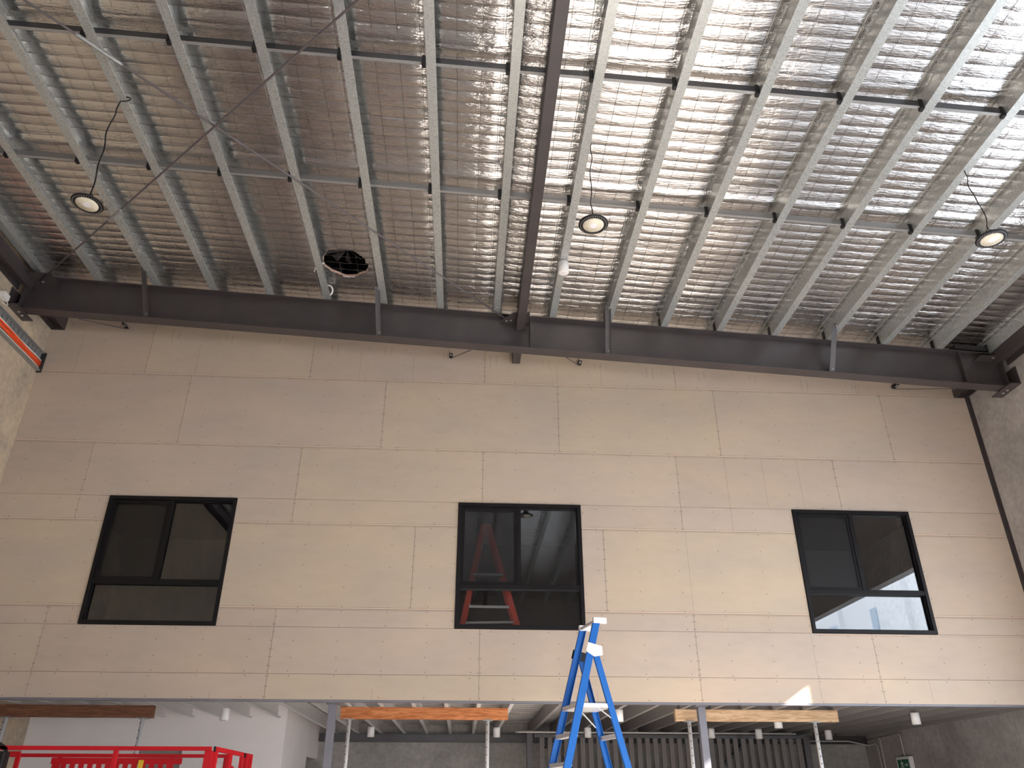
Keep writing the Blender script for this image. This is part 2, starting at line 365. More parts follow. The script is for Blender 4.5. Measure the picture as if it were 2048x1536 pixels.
# fixings
def dot(x, z, r=.0065):
    V = [(x+r*math.cos(a*math.pi/3), YW-.0015, z+r*math.sin(a*math.pi/3)) for a in range(6)]
    mb.add(V, [(5, 4, 3, 2, 1, 0)], 4)
def inwin(x, z): return any(wx-.03 < x < wx+WW+.03 for wx in WINX) and WZ0-.03 < z < WZ1+.03
for z0, z1, k in rows:
    if k == 'A': z1 = 8.7
    zl = [z0+.03, z1-.03] + ([z0+(z1-z0)*f for f in (.25, .5, .75)] if z1-z0 > .8 else [])
    for i in range(26):
        x = -6.5+i*.6+random.uniform(-.02, .02)
        for z in zl:
            if x < XR-.1 and not inwin(x, z) and random.random() < .93: dot(x+random.uniform(-.012, .012), z+random.uniform(-.012, .012), .006)
    for x in JX[k]:
        for z in zl+[z0+(z1-z0)*f for f in ((.12, .37, .63, .87) if z1-z0 > .8 else (.5,))]:
            for d in (-.015, .015):
                if not inwin(x+d, z) and random.random() < .8: dot(x+d, z, .0055)
for wx in WINX:
    for i in range(5):
        dot(wx-.03, WZ0+.1+i*.4, .006); dot(wx+WW+.03, WZ0+.1+i*.4, .006); dot(wx+.1+i*.4, WZ0-.035, .006); dot(wx+.1+i*.4, WZ1+.03, .006)
wf = mb.build('wall_front', [M['board'], M['gap'], M['seal'], M['plaster'], M['screw']])
struct(wf, 'tall wall lined with beige fibre cement sheets')
struct(MB().ext([(XR-.008, YW-.05), (XR-.0, YW-.05), (XR, YW+.005), (XR-.055, YW+.005), (XR-.055, YW-.003), (XR-.008, YW-.003)], 'z', 2.77, 7.5).build('trim_1', M['steel']), 'dark metal angle in the right corner')
struct(MB().box(XL, XR, YW+.002, YW+.09, 2.735, 2.76).box(XL, XR, YW+.06, YW+.075, 2.76, 2.98).build('trim_2', M['steel_l']), 'grey steel edge along the foot of the board wall')

# ---- windows
for i, wx in enumerate(WINX):
    base = (wx+WW/2, YW, WZ0)
    r = bpy.data.objects.new('window_%d' % (i+1), None); COL.objects.link(r); r.location = base; r['base'] = base
    struct(r, ['black framed window on the left, dim concrete mirrored in it', 'black framed window in the middle with a red ladder inside', 'black framed window on the right mirroring the bright outdoors'][i])
    x0, x1 = wx+.004, wx+WW-.004; z0, z1 = WZ0+.004, WZ1-.004; T = 4.262; mx = wx+.895
    f = MB()
    for a, b, c, d in ((x0, x1, z0, z0+.05), (x0, x1, z1-.05, z1), (x0, x0+.05, z0+.05, z1-.05), (x1-.05, x1, z0+.05, z1-.05)): f.box(a, b, YW-.022, YW+.10, c, d)
    f.box(x0+.05, x1-.05, YW-.015, YW+.10, T-.03, T+.03); f.box(mx-.03, mx+.03, YW+.005, YW+.10, T+.03, z1-.05)
    # stepped inner rebates
    for a, b, c, d in ((x0+.05, x1-.05, z1-.065, z1-.05), (x0+.05, x0+.062, T+.03, z1-.05), (x1-.062, x1-.05, T+.03, z1-.05), (x0+.05, x1-.05, T+.03, T+.045), (x0+.05, x1-.05, z0+.05, z0+.06), (x0+.05, x0+.06, z0+.06, T-.03), (x1-.06, x1-.05, z0+.06, T-.03)): f.box(a, b, YW+.012, YW+.095, c, d)
    f.build('window_frame', M['blackm'], r, bevel=.002)
    sh = MB(); a, b, c, d = x0+.062, mx-.03, T+.045, z1-.065
    for p in ((a, b, c, c+.035), (a, b, d-.035, d), (a, a+.035, c+.035, d-.035), (b-.035, b, c+.035, d-.035)): sh.box(p[0], p[1], YW+.018, YW+.045, p[2], p[3])
    sf = sh.build('screen_frame', M['blackm'], r, bevel=.0015)
    MB().add([(a+.03, YW+.03, c+.03), (b-.03, YW+.03, c+.03), (b-.03, YW+.03, d-.03), (a+.03, YW+.03, d-.03)], [(0, 1, 2, 3)]).build('insect_screen', M['screen'], sf)
    for (a, b, c, d, y) in ((x0+.055, mx-.02, T+.035, z1-.06, .070), (mx+.02, x1-.055, T+.035, z1-.06, .05), (x0+.055, x1-.055, z0+.055, T-.025, .05)):
        MB().box(a, b, YW+y, YW+y+.006, c, d).build('pane', M['glass'], r)
# room behind the windows
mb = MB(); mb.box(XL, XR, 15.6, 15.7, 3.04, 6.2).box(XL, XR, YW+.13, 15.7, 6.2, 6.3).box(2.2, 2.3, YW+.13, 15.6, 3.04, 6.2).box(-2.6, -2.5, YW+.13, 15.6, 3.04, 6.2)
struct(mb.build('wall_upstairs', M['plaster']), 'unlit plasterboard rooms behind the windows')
mb = MB(); mb.box(XL, XR, YW+.10, 17.1, 2.985, 3.03, 0)
pitch = .30; y = YW+.1
while y < 17.1:
    mb.box(XL, XR, y, min(17.1, y+.12), 2.96, 2.985, 0); y += pitch
struct(mb.build('ceiling_undercroft', M['deck']), 'ribbed metal deck of the upper floor')
# white partition under the upper floor, with a doorway
mb = MB(); mb.box(XL, -5.02, 13.75, 13.85, 0, 2.955).box(-4.35, -2.80, 13.75, 13.85, 0, 2.955).box(-5.02, -4.35, 13.75, 13.85, 2.30, 2.955)
mb.box(-2.90, -2.80, 13.85, 15.9, 0, 2.955).box(-2.90, -2.80, 15.9, 17.1, 2.30, 2.955)
struct(mb.build('wall_partition', M['whitew']), 'white painted partition wall under the upper floor')
struct(MB().box(-5.02, -4.35, 13.79, 13.83, .01, 2.30).build('door_1', M['door']), 'grey door in the white partition')

# ================================================================== FOIL CEILING
HOLE = (-1.875, 9.30, .325)
def smooth_noise(X, Y, sx, sy, seed):
    r = np.random.RandomState(seed); G = r.rand(400, 400)
    u = X*sx+60; v = Y*sy+60
    iu = np.floor(u).astype(int); iv = np.floor(v).astype(int); fu = u-iu; fv = v-iv
    fu = fu*fu*(3-2*fu); fv = fv*fv*(3-2*fv); iu %= 399; iv %= 399
    return (G[iu, iv]*(1-fu)*(1-fv)+G[iu+1, iv]*fu*(1-fv)+G[iu, iv+1]*(1-fu)*fv+G[iu+1, iv+1]*fu*fv)-.5
WIRE = .150
def sag(X):
    t = ((X-PX0-.0)/PS) % 1.0
    return -.012*np.sin(np.pi*t)**.7
def mesh_z(X, Y): return zr(X, .205)+sag(X)
def foil_z(X, Y):
    bay = np.floor((X-PX0)/PS)
    t = ((X-PX0)/PS) % 1.0
    ph = (Y/WIRE) % 1.0
    cell = np.floor(Y/WIRE)
    amp = .016+.012*smooth_noise(bay*3.7, cell*1.3, 1, 1, 11)+.006*smooth_noise(X, Y, 1.3, 3, 12)
    edge = np.clip(np.minimum(t, 1-t)*6, 0, 1)
    pil = np.abs(np.sin(np.pi*ph))**.55
    lw = np.abs(np.sin(np.pi*t*3))**.5
    z = mesh_z(X, Y)-amp*pil*(.35+.65*edge)-.002*lw
    near = np.clip((Y-4)/4, 0, 1); pin = np.clip(np.abs(np.sin(np.pi*ph))*3.0, 0, 1)
    for sx, sy, a, sd in ((2.2, 9, .0065, 1), (3.5, 22, .0042, 2), (6, 45, .0022, 3), (1.0, 2.2, .010, 4)):
        z = z+a*smooth_noise(X+bay*5.3, Y+bay*2.1, sx, sy, sd)*(.6+.8*smooth_noise(X, Y, .8, 1.1, 20+sd)+.3*near)*(pin if sd != 4 else 1)
    for yy in (5.52, 7.40):
        z = z-.022*np.exp(-((Y-yy+.12)/.09)**2)
    return z
def grid(name, xs, ys, fn, cut=None):
    X, Y = np.meshgrid(xs, ys, indexing='xy'); Z = fn(X, Y)
    ny, nx = X.shape; co = np.stack([X, Y, Z], -1).reshape(-1, 3)
    i = (np.arange(ny-1)[:, None]*nx+np.arange(nx-1)[None, :]).ravel()
    q = np.stack([i, i+nx, i+nx+1, i+1], -1)
    if cut is not None:
        cx = co[q].mean(1); d = np.hypot(cx[:, 0]-cut[0], cx[:, 1]-cut[1]); th = np.arctan2(cx[:, 1]-cut[1], cx[:, 0]-cut[0])
        q = q[d > cut[2]*(1+.035*np.sin(5*th)+.02*np.sin(11*th+1))]
    return co, q
xs = np.arange(XL, XR+.02, .034); xs[-1] = XR
ys = np.concatenate([np.arange(-7, 3.4, .1), np.arange(3.4, 11.13, .0135)])
co, q = grid('ceiling', xs, ys, foil_z, HOLE)
me = bpy.data.meshes.new('ceiling'); me.vertices.add(len(co)); me.vertices.foreach_set('co', co.ravel())
me.loops.add(q.size); me.loops.foreach_set('vertex_index', q.ravel().astype(np.int32)); me.polygons.add(len(q))
me.polygons.foreach_set('loop_start', np.arange(0, q.size, 4, dtype=np.int32)); me.polygons.foreach_set('loop_total', np.full(len(q), 4, np.int32))
me.polygons.foreach_set('use_smooth', np.ones(len(q), bool)); me.update(); me.validate(); me.materials.append(M['foil'])
oc = bpy.data.objects.new('ceiling', me); COL.objects.link(oc); struct(oc, 'silver foil roof insulation puffing between mesh wires')
# wire safety mesh under the foil
mb = MB(); wr = .0015
yy = math.ceil(3.3/WIRE)*WIRE
while yy < 11.05:
    for n in range(-8, 11):
        a = max(XL+.01, PX0+n*PS); b = min(XR-.01, PX0+(n+1)*PS)
        if b <= a: continue
        k = 5; P = []
        for j in range(k+1):
            x = a+(b-a)*j/k; P.append((x, yy, float(mesh_z(np.float64(x), yy))-.007))
        V = []
        for p in P:
            V += [(p[0], p[1]-wr, p[2]), (p[0], p[1], p[2]-wr*1.4), (p[0], p[1]+wr, p[2])]
        mb.add(V, [(3*j+c, 3*j+c+1, 3*j+c+4, 3*j+c+3) for j in range(k) for c in range(2)])
    yy += WIRE
for n in range(-8, 11):
    for fr in (.08, .36, .66, .93):
        x = PX0+(n+fr)*PS
        if XL+.03 < x < XR-.03:
            z = float(mesh_z(np.float64(x), 0))-.026
            mb.add([(x-wr, 3.3, z), (x, 3.3, z-.003), (x+wr, 3.3, z), (x-wr, 11.05, z), (x, 11.05, z-.003), (x+wr, 11.05, z)], [(0, 1, 4, 3), (1, 2, 5, 4)])
tag(mb.build('safety_mesh', M['wire']), 'thin wire safety mesh stretched under the silver roof foil', 'wire mesh', kind='stuff')
# vent opening
cx, cy, hr = HOLE; cz = zr(cx, .205)
t = thing('roof_ventilator', (cx, cy, cz), 'round black roof vent opening cut through the silver foil', 'vent')
mb = MB(); n = 40
V = []
for rr0, dz0 in ((hr+.35, .06), (hr+.03, .03), (hr+.03, .0), (hr+.03, None)):  # outermost ring is an added unseen flange that blocks stray sun
    for j in range(n):
        x, y = cx+rr0*math.cos(2*math.pi*j/n), cy+rr0*math.sin(2*math.pi*j/n)
        V.append((x, y, cz+.5 if dz0 is None else zr(x, .205)+dz0))
mb.add(V, [(a_*n+j, (a_+1)*n+j, (a_+1)*n+(j+1) % n, a_*n+(j+1) % n) for a_ in range(3) for j in range(n)]+[tuple(range(3*n, 4*n))], 0, True)
mb.build('throat', M['black'], t)
mb = MB()
for k in range(9):
    a = 2*math.pi*k/9; c, s_ = math.cos(a), math.sin(a)
    V = [(cx+.06*c, cy+.06*s_, cz+.22), (cx+.31*c-.02*s_, cy+.31*s_+.02*c, cz+.20), (cx+.31*c-.13*s_, cy+.31*s_+.13*c, cz+.27), (cx+.06*c-.03*s_, cy+.06*s_+.03*c, cz+.25)]
    mb.add(V, [(0, 1, 2, 3)])
mb.build('blades', M['steel'], t)
mb = MB(); rim = []; n = 60
for j in range(n):
    a = 2*math.pi*j/n; r1 = hr*(1+.035*math.sin(5*a)+.02*math.sin(11*a+1))
    rim.append((a, r1))
V = []
for a, r1 in rim:
    x, y = cx+r1*math.cos(a), cy+r1*math.sin(a); zz = zr(x, .195)
    V += [(x*1+.009*math.cos(a), y+.009*math.sin(a), zz-.004), (x, y, zz+.0-.01*random.random()), (x-.006*math.cos(a)*random.random(), y-.006*math.sin(a), zz+.028)]
mb.add(V, [(3*j+c, 3*j+c+1, (3*j+c+4) % (3*n) if c < 2 else 0, (3*j+c+3) % (3*n)) for j in range(n) for c in range(2)], 0, True)
mb.build('torn_edge', M['insul'], t)
mb = MB().tube([(cx-.30, cy-.02, zr(cx, .17)), (cx-.42, cy+.06, zr(cx, .15)), (cx-.46, cy+.12, zr(cx, .10))], .011)
tag(mb.build('white_conduit', M['white']), 'short white conduit poking out beside the round roof vent', 'conduit')
P = [(PX0-2*PS+.07+.06*math.sin(a), 9.93+.03*math.cos(a)-.02, zr(-2.2, .10)-.07*math.cos(a)) for a in np.linspace(.2, 3.6, 12)]
tag(MB().tube(P, .012).build('conduit_bend', M['white']), 'white conduit bend hooked under a purlin at the rafter', 'conduit')

# ================================================================== ROOF STEEL
def side_txt(n):
    # n<=0 left of the dark central beam, n>=2 right of it ; n==1 just left
    if n <= 1: return ORD[1-n], 'left'
    return ORD[n-2], 'right'
PT = .003; PF = .10; PD = .20
for n in range(-7, 11):
    x = PX0+n*PS; z = ZR0+KS*x
    prof = thick([(x-.085, z+PD-.02), (x-.085, z+PD), (x, z+PD), (x, z), (x+PF, z), (x+PF, z+.02)], PT)
    mb = MB().ext(prof, 'y', -6.9, 11.08)
    yy = 3.6
    while yy < 9.9:
        zz = z+PD-PT-.0012; xx = x-.045
        V = [(xx+.005*math.cos(a*math.pi/3), yy+.009*math.sin(a*math.pi/3), zz-.0035) for a in range(6)]
        mb.add(V, [(0, 1, 2, 3, 4, 5)], 1); yy += .19
    for yb in (9.86, 9.62) if n % 2 else (9.86,):
        mb.add([(x+.05+.011*math.cos(a*math.pi/3), yb+.011*math.sin(a*math.pi/3), z-.008) for a in range(6)]+[(x+.05+.011*math.cos(a*math.pi/3), yb+.011*math.sin(a*math.pi/3), z) for a in range(6)],
               [(5, 4, 3, 2, 1, 0)]+[(a, (a+1) % 6, 6+(a+1) % 6, 6+a) for a in range(6)], 2)
    o, sd = side_txt(n)
    tag(mb.build('roof_purlin', [M['galv'], M['screw'], M['bolt']]), 'galvanised roof purlin, %s to the %s of the dark central beam' % (o, sd), 'roof purlin', 'galvanised purlins under the foil roof')
# bridging
for ri, (yb, mt, rn) in enumerate(((5.52, 'bridge_shaded', 'nearer'), (7.40, 'bridge_part_shaded', 'farther'))):
    for n in range(-8, 11):
        a = max(XL+.01, PX0+n*PS+.02); b = min(XR-.01, PX0+(n+1)*PS-.02)
        if b-a < .3: continue
        zc = .055
        base = ((a+b)/2, yb, zr((a+b)/2, zc-.03))
        o, sd = (ORD[0-n], 'left') if n <= 0 else (ORD[n-1], 'right') if n >= 1 else ('', '')
        if n == 0: lab = '%s bridging strut, second bay left of the dark central beam' % rn
        nm = {'left': ORD[1-n-0] if n <= 0 else '', 'right': ORD[n-2] if n >= 2 else ''}
        if n == 1: lab = 'dark bridging strut passing behind the dark central beam, %s row' % rn
        elif n <= 0: lab = 'dark bridging strut of the %s row, %s bay left of the central beam' % (rn, ORD[-n])
        else: lab = 'dark bridging strut of the %s row, %s bay right of the central beam' % (rn, ORD[n-2])
        t = thing('bridging_strut', base, lab, 'bridging strut', 'bridging struts between the purlins')
        pr = thick([(yb+.028, ZR0+zc+.04), (yb, ZR0+zc+.04), (yb, ZR0+zc-.038), (yb+.036, ZR0+zc-.038)], .0025)
        MB().ext(pr, 'x', a, b, KS).build('channel', M[mt], t)
        MB().box(a, b, yb-.001, yb+.036, ZR0+zc-.0405, ZR0+zc-.0385, k=KS).build('lower_lip', M['galv_d'], t)
        if n < 10:
            x = PX0+(n+1)*PS
            MB().box(x-.045, x-.004, yb-.012, yb+.045, ZR0+zc-.075, ZR0+zc+.055, k=KS).build('end_bracket', M['black'], t, bevel=.004)
        if n >= -7:
            x = PX0+n*PS
            MB().box(x+.004, x+.035, yb-.004, yb+.035, ZR0+zc-.045, ZR0+zc+.045, k=KS).build('end_bracket', M['galv_d'], t, bevel=.003)
# rafter
FW, TF, DB = .19, .016, .575
def ibeam(y0, fw, d, ztop, tf=.014, tw=.010):
    ym = y0+fw/2
    return [(y0, ztop), (y0+fw, ztop), (y0+fw, ztop-tf), (ym+tw/2, ztop-tf), (ym+tw/2, ztop-d+tf), (y0+fw, ztop-d+tf), (y0+fw, ztop-d), (y0, ztop-d), (y0, ztop-d+tf), (ym-tw/2, ztop-d+tf), (ym-tw/2, ztop-tf), (y0, ztop-tf)]
t = thing('roof_rafter', (.7, YB+FW/2, zr(.7)-DB), 'deep dark grey steel rafter spanning wall to wall in front of the board wall', 'steel beam')
MB().ext(ibeam(YB, FW, DB, ZR0), 'x', XL+.10, XR-.10, KS).build('beam', M['steel'], t, bevel=.002)
for x in (.862, 7.50):
    MB().box(x-.005, x+.005, YB+.004, YB+FW/2-.005, ZR0-DB+.016, ZR0-.016, k=KS).build('stiffener', M['steel'], t)
for x in (XL+.10, XR-.112):
    MB().box(x, x+.012, YB-.02, YB+FW+.02, ZR0-DB-.02, ZR0-.0, k=KS).build('end_plate', M['steel'], t)
for n in range(-7, 11):
    x = PX0+n*PS
    MB().box(x-.012, x-.004, YB+.03, YB+.10, ZR0+.0, ZR0+.17, k=KS).build('purlin_cleat', M['black'] if n > 3 else M['steel'], t)
# gusset at mid span
mb = MB(); zg = zr(.5)-.11
mb.add([(.47, YB-.06, zg), (.60, YB-.22, zg), (.84, YB-.22, zg), (.84, YB+.085, zg), (.40, YB+.085, zg), (.40, YB+.04, zg)]+
       [(.47, YB-.06, zg-.01), (.60, YB-.22, zg-.01), (.84, YB-.22, zg-.01), (.84, YB+.085, zg-.01), (.40, YB+.085, zg-.01), (.40, YB+.04, zg-.01)],
       [(0, 5, 4, 3, 2, 1), (6, 7, 8, 9, 10, 11)]+[(i, (i+1) % 6, 6+(i+1) % 6, 6+i) for i in range(6)])
for dx in (.50, .565): mb.lathe([(.016, -.022), (.016, -.01)], (dx, YB-.0-(dx-.5)*.3+.01, zg), 8, 1)
mb.build('gusset_plate', [M['steel'], M['bolt']], t)
mb = MB(); zg = zr(-6.4)-.12
mb.box(XL+.12, -6.20, YB-.27, YB+.085, zg-.01, zg)
for x, y in ((-6.46, YB-.06), (-6.41, YB-.05), (-6.62, YB-.04), (-6.60, YB+.04)): mb.lathe([(.016, -.022), (.016, -.01)], (x, y, zg), 8, 1)
mb.build('gusset_plate', [M['steel'], M['bolt']], t)
mb = MB(); zg = zr(7.8)-.12
mb.box(7.75, XR-.12, YB-.10, YB+.085, zg-.01, zg)
for x, y in ((7.98, YB-.05), (8.03, YB-.02)): mb.lathe([(.016, -.022), (.016, -.01)], (x, y, zg), 8, 1)
mb.build('gusset_plate', [M['steel'], M['bolt']], t)
# wall seats for the rafter ends
for sx, x0, x1, zb, lab in ((0, XL+.005, XL+.165, 7.95, 'dark steel seat plate bolted under the left end of the rafter'), (1, XR-.175, XR-.005, 7.12, 'dark steel seat plate bolted under the right end of the rafter')):
    mb = MB().box(x0, x1, YB-.13, YB+.34, zb, zb+.014)
    xw = x0 if sx == 0 else x1-.014
    mb.box(xw, xw+.014, YB-.13, YB+.34, zb+.014, zb+.30)
    for y in (YB+.08, YB+.18): mb.lathe([(.02, -.012), (.02, 0)], ((x0+x1)/2, y, zb), 8, 1)
    tag(mb.build('rafter_seat', [M['steel'], M['bolt']]), lab, 'bracket', 'rafter seats')
# fly braces
for n, lab in ((-5, 'dark fly brace angle, leftmost of four down to the rafter'), (-1, 'dark fly brace angle below the round roof vent bay'), (3, 'dark fly brace angle just right of the central beam'), (7, 'dark fly brace angle, rightmost of four down to the rafter')):
    x = PX0+n*PS
    P0 = Vector((x-.015, YB-.36, zr(x)+.06)); P1 = Vector((x+.02 if n < 5 else x-.01, YB+.02, zr(x)-DB+.03)); d = (P1-P0).normalized()
    xd = Vector((1, 0, 0)); yd = d.cross(xd).normalized()
    pr = thick([(-.045, 0), (.03, 0), (.03, .055 if n < 5 else -.055)], .004)
    mb = MB().sweep([(p, q_) for p, q_ in pr], P0, P1, xd, yd)
    mb.lathe([(.012, 0), (.012, .02)], P1+Vector((.0, -.02, .02)), 8, 1).lathe([(.012, 0), (.012, .02)], P0+Vector((.01, .0, -.05)), 8, 1)
    tag(mb.build('fly_brace', [M['steel'], M['bolt']]), lab, 'brace', 'fly braces in front of the rafter')
# wall ties behind the rafter
for xw, zw, xr_, lab in ((-5.593, 8.33, -5.86, 'small slotted tie bracket at the top left of the board wall'), (-.347, 7.965, -.03, 'small slotted tie bracket left of the central beam stub'),
                         (1.751, 7.90, 1.42, 'small slotted tie bracket right of the central beam stub'), (6.991, 7.635, 7.40, 'small slotted tie bracket at the top right of the board wall')):
    t = thing('wall_tie', (xw, YW, zw), lab, 'bracket', 'ties between rafter and board wall')
    mb = MB().box(xw-.028, xw+.028, YW-.16, YW-.002, zw, zw+.006).box(xw-.028, xw-.022, YW-.16, YW-.002, zw+.006, zw+.045)
    mb.box(xw-.012, xw+.012, YW-.13, YW-.115, zw-.002, zw, 1).box(xw-.012, xw+.012, YW-.095, YW-.08, zw-.002, zw, 1)
    mb.build('bracket', [M['black'], M['white']], t)
    MB().bar((xw, YW-.02, zw-.012), (xr_, YB+FW-.01, zr(xr_)-DB-.012), .022, .008).build('tie_strap', M['rod'], t)
# central beam, both sides of the rafter
cb = thing('central_beam', (.715, 6, 7.9), 'dark grey steel beam running from overhead to the middle of the rafter', 'steel beam')
MB().box(.65, .78, -6.9, YB+.075, 7.9, 8.05).build('beam', M['steel'], cb, bevel=.006)
MB().box(.635, .795, YB-.03, YB-.015, 7.905, 8.1).build('end_plate', M['steel'], cb)
tag(MB().box(.65, .78, YB+.12, YW+.0, 7.9, 8.05).build('beam_stub', M['steel'], bevel=.006), 'short dark beam stub between the rafter middle and the board wall', 'steel beam')
# eave beams, H section lying down
def hsec(xa, xb, z0, h):
    xm = z0+h/2; tf = .014
    return [(xa, z0), (xa+tf, z0), (xa+tf, xm-.006), (xb-tf, xm-.006), (xb-tf, z0), (xb, z0), (xb, z0+h), (xb-tf, z0+h), (xb-tf, xm+.006), (xa+tf, xm+.006), (xa+tf, z0+h), (xa, z0+h)]
for xa, xb, z0, h, s in ((XL+.01, -6.56, 8.27, .22, 'left'), (7.994, XR-.01, 7.50, .20, 'right')):
    tag(MB().ext(hsec(xa, xb, z0, h), 'y', -6.9, YB-.005).build('eave_beam', M['steel']), 'dark steel eave beam along the top of the %s concrete wall' % s, 'steel beam', 'eave beams')
    tag(MB().ext(hsec(xa, xb, z0, h), 'y', YB+FW+.01, YW-.014).box(xa, xb, YW-.014, YW-.002, z0, z0+h).build('beam_stub', M['steel']), 'short dark beam stub in the %s corner between rafter and board wall' % s, 'steel beam')  # plate closing the wall end is added to stand in for dark shade
tag(MB().box(7.50, XR-.02, YB+.05, YB+.30, ZR0+.06, ZR0+.14, k=KS).build('box_gutter', M['dark']), 'black box gutter end in the right corner above the rafter', 'gutter')
# cross bracing rods
def rodpt(x, y): return Vector((x, y, zr(x)-.105))
for nm, A, B, tb, lab in (('a', (.50, 9.99), (-4.36, 5.105), (.86, .93), 'dark bracing rod running down to the gusset at mid rafter'), ('b', (-6.46, 9.94), (-1.172, 4.792), (.31, .36), 'dark bracing rod running down to the left end of the rafter')):
    A = Vector(A); B = Vector(B); d = B-A; E = A+d*(1.42 if nm == 'a' else 1.33)
    t = thing('bracing_rod', tuple(rodpt(A.x, A.y)), lab, 'bracing rod', 'crossed roof bracing rods')
    dz = -.03 if nm == 'b' else 0
    P = [rodpt(*(A+(E-A)*f))+Vector((0, 0, dz)) for f in np.linspace(0, 1, 8)]
    MB().tube(P, .0125).build('rod', M['rod'], t)
    T0 = rodpt(*(A+d*tb[0]))+Vector((0, 0, dz)); T1 = rodpt(*(A+d*tb[1]))+Vector((0, 0, dz))
    MB().tube([T0, T0+(T1-T0)*.08, T1-(T1-T0)*.08, T1], [.016, .021, .021, .016]).build('turnbuckle', M['galv_d'], t)

# ================================================================== CEILING LAMPS
def wob(P, a=.02):
    P = [Vector(p) for p in P]; out = []
    for i in range(len(P)-1):
        for k in range(6):
            f = k/6; p = P[i].lerp(P[i+1], f); out.append(p)
    out.append(P[-1]); r = random.Random(int(P[0].x*100))
    ph = r.random()*6
    return [p+Vector((a*math.sin(i*.9+ph), a*math.cos(i*.7+ph), 0))*(0 if i in (0, len(out)-1) else 1) for i, p in enumerate(out)]
def highbay(c, label, tilt):
    x, y, z = c
    t = thing('highbay_lamp', c, label, 'lamp', 'round high bay lamps')
    mb = MB(); mb.lathe([(.108, .004), (.118, 0), (.152, .004), (.157, .012), (.152, .022), (.13, .034), (.07, .05), (.062, .085), (.05, .095)], c, 48)
    for k in range(36):
        a = 2*math.pi*k/36; mb.lathe([(.0032, -.003), (.0032, .004)], (x+.137*math.cos(a), y+.137*math.sin(a), z), 6, 1)
    for k in range(24):
        a = 2*math.pi*k/24; mb.box(-.001, .001, 0, .001, 0, .001) if False else None
    mb.build('housing', [M['black'], M['bolt']], t)
    MB().lathe([(.02, -.005), (.108, -.004), (.110, .006)], c, 48).build('lens', M['lens'], t); ln = [o_ for o_ in bpy.data.objects if o_.parent == t and o_.name.startswith('lens')][0]
    MB().lathe([(.036, -.0075), (.036, -.003)], c, 24).build('driver_disc', M['lenc'], ln)
    hk = MB().tube([(x-.018, y, z+.095), (x-.022, y, z+.125), (x, y, z+.145), (x+.022, y, z+.125), (x+.018, y, z+.095)], .005, 8)
    hk.build('hook', M['black'], t)
    t.rotation_euler = tilt
    return t
highbay((-3.958, 6.403, 6.944), 'black round high bay lamp hanging furthest left, beside the bracing rod', (0, .05, 0))
highbay((1.227, 6.395, 6.927), 'black round high bay lamp hanging just right of the central beam', (0, 0, 0))
highbay((5.46, 6.283, 6.851), 'black round high bay lamp hanging at the right edge', (0, 0, 0))
zp = zr(-3.98)
loop = [(-3.93+.06*math.sin(a)+.03, 6.36+.02*math.cos(a), zp+.06-.055*(1-math.cos(a))*1.0) for a in np.linspace(0, 3.6, 9)]
tag(MB().tube([Vector((-3.96, 6.36, zp+.07))]+[Vector(p) for p in loop]+wob([(-3.99, 6.42, zp-.08), (-4.0, 6.41, 7.9), (-3.965, 6.40, 7.5), (-3.958, 6.403, 7.085)], .008), .0075, 8).build('lamp_cord', M['black']),
    'black cord looped over a purlin, holding the leftmost lamp', 'cord', 'lamp cords')
tag(MB().tube(wob([(1.27, 6.43, zr(1.2)+.02), (1.25, 6.42, 7.85), (1.22, 6.40, 7.4), (1.227, 6.395, 7.07)], .012), .0055, 8).build('lamp_cord', M['black']), 'thin black cord holding the lamp by the central beam', 'cord', 'lamp cords')
tag(MB().tube(wob([(5.47, 6.33, zr(5.45)+.0), (5.44, 6.31, 7.6), (5.48, 6.29, 7.3), (5.46, 6.283, 6.99)], .015), .0055, 8).build('lamp_cord', M['black']), 'thin black cord holding the lamp at the right edge', 'cord', 'lamp cords')
def cyl_light(c, h, r, label, group, stem=0):
    x, y, z = c
    t = thing('cylinder_downlight', (x, y, z), label, 'downlight', group)
    MB().lathe([(r, 0), (r, h-.004), (r-.004, h)], (x, y, z), 32).build('body', M['white'], t)
    mb = MB().lathe([(r*.45, -.004), (r*.97, -.003), (r, .001)], (x, y, z), 32, 0).lathe([(r*.18, -.0055), (r*.3, -.005)], (x, y, z), 20, 1)
    mb.build('lens', [M['white'], M['lenc']], t)
    if stem: MB().tube([(x, y, z+h), (x, y, stem)], .012, 8).build('stem', M['white'], t)
    return t
xx = 1.205; yy = 8.62
cyl_light((xx, yy, zr(xx)-.17), .168, .072, 'white cylinder fitting under a purlin right of the central beam', 'white roof fitting')

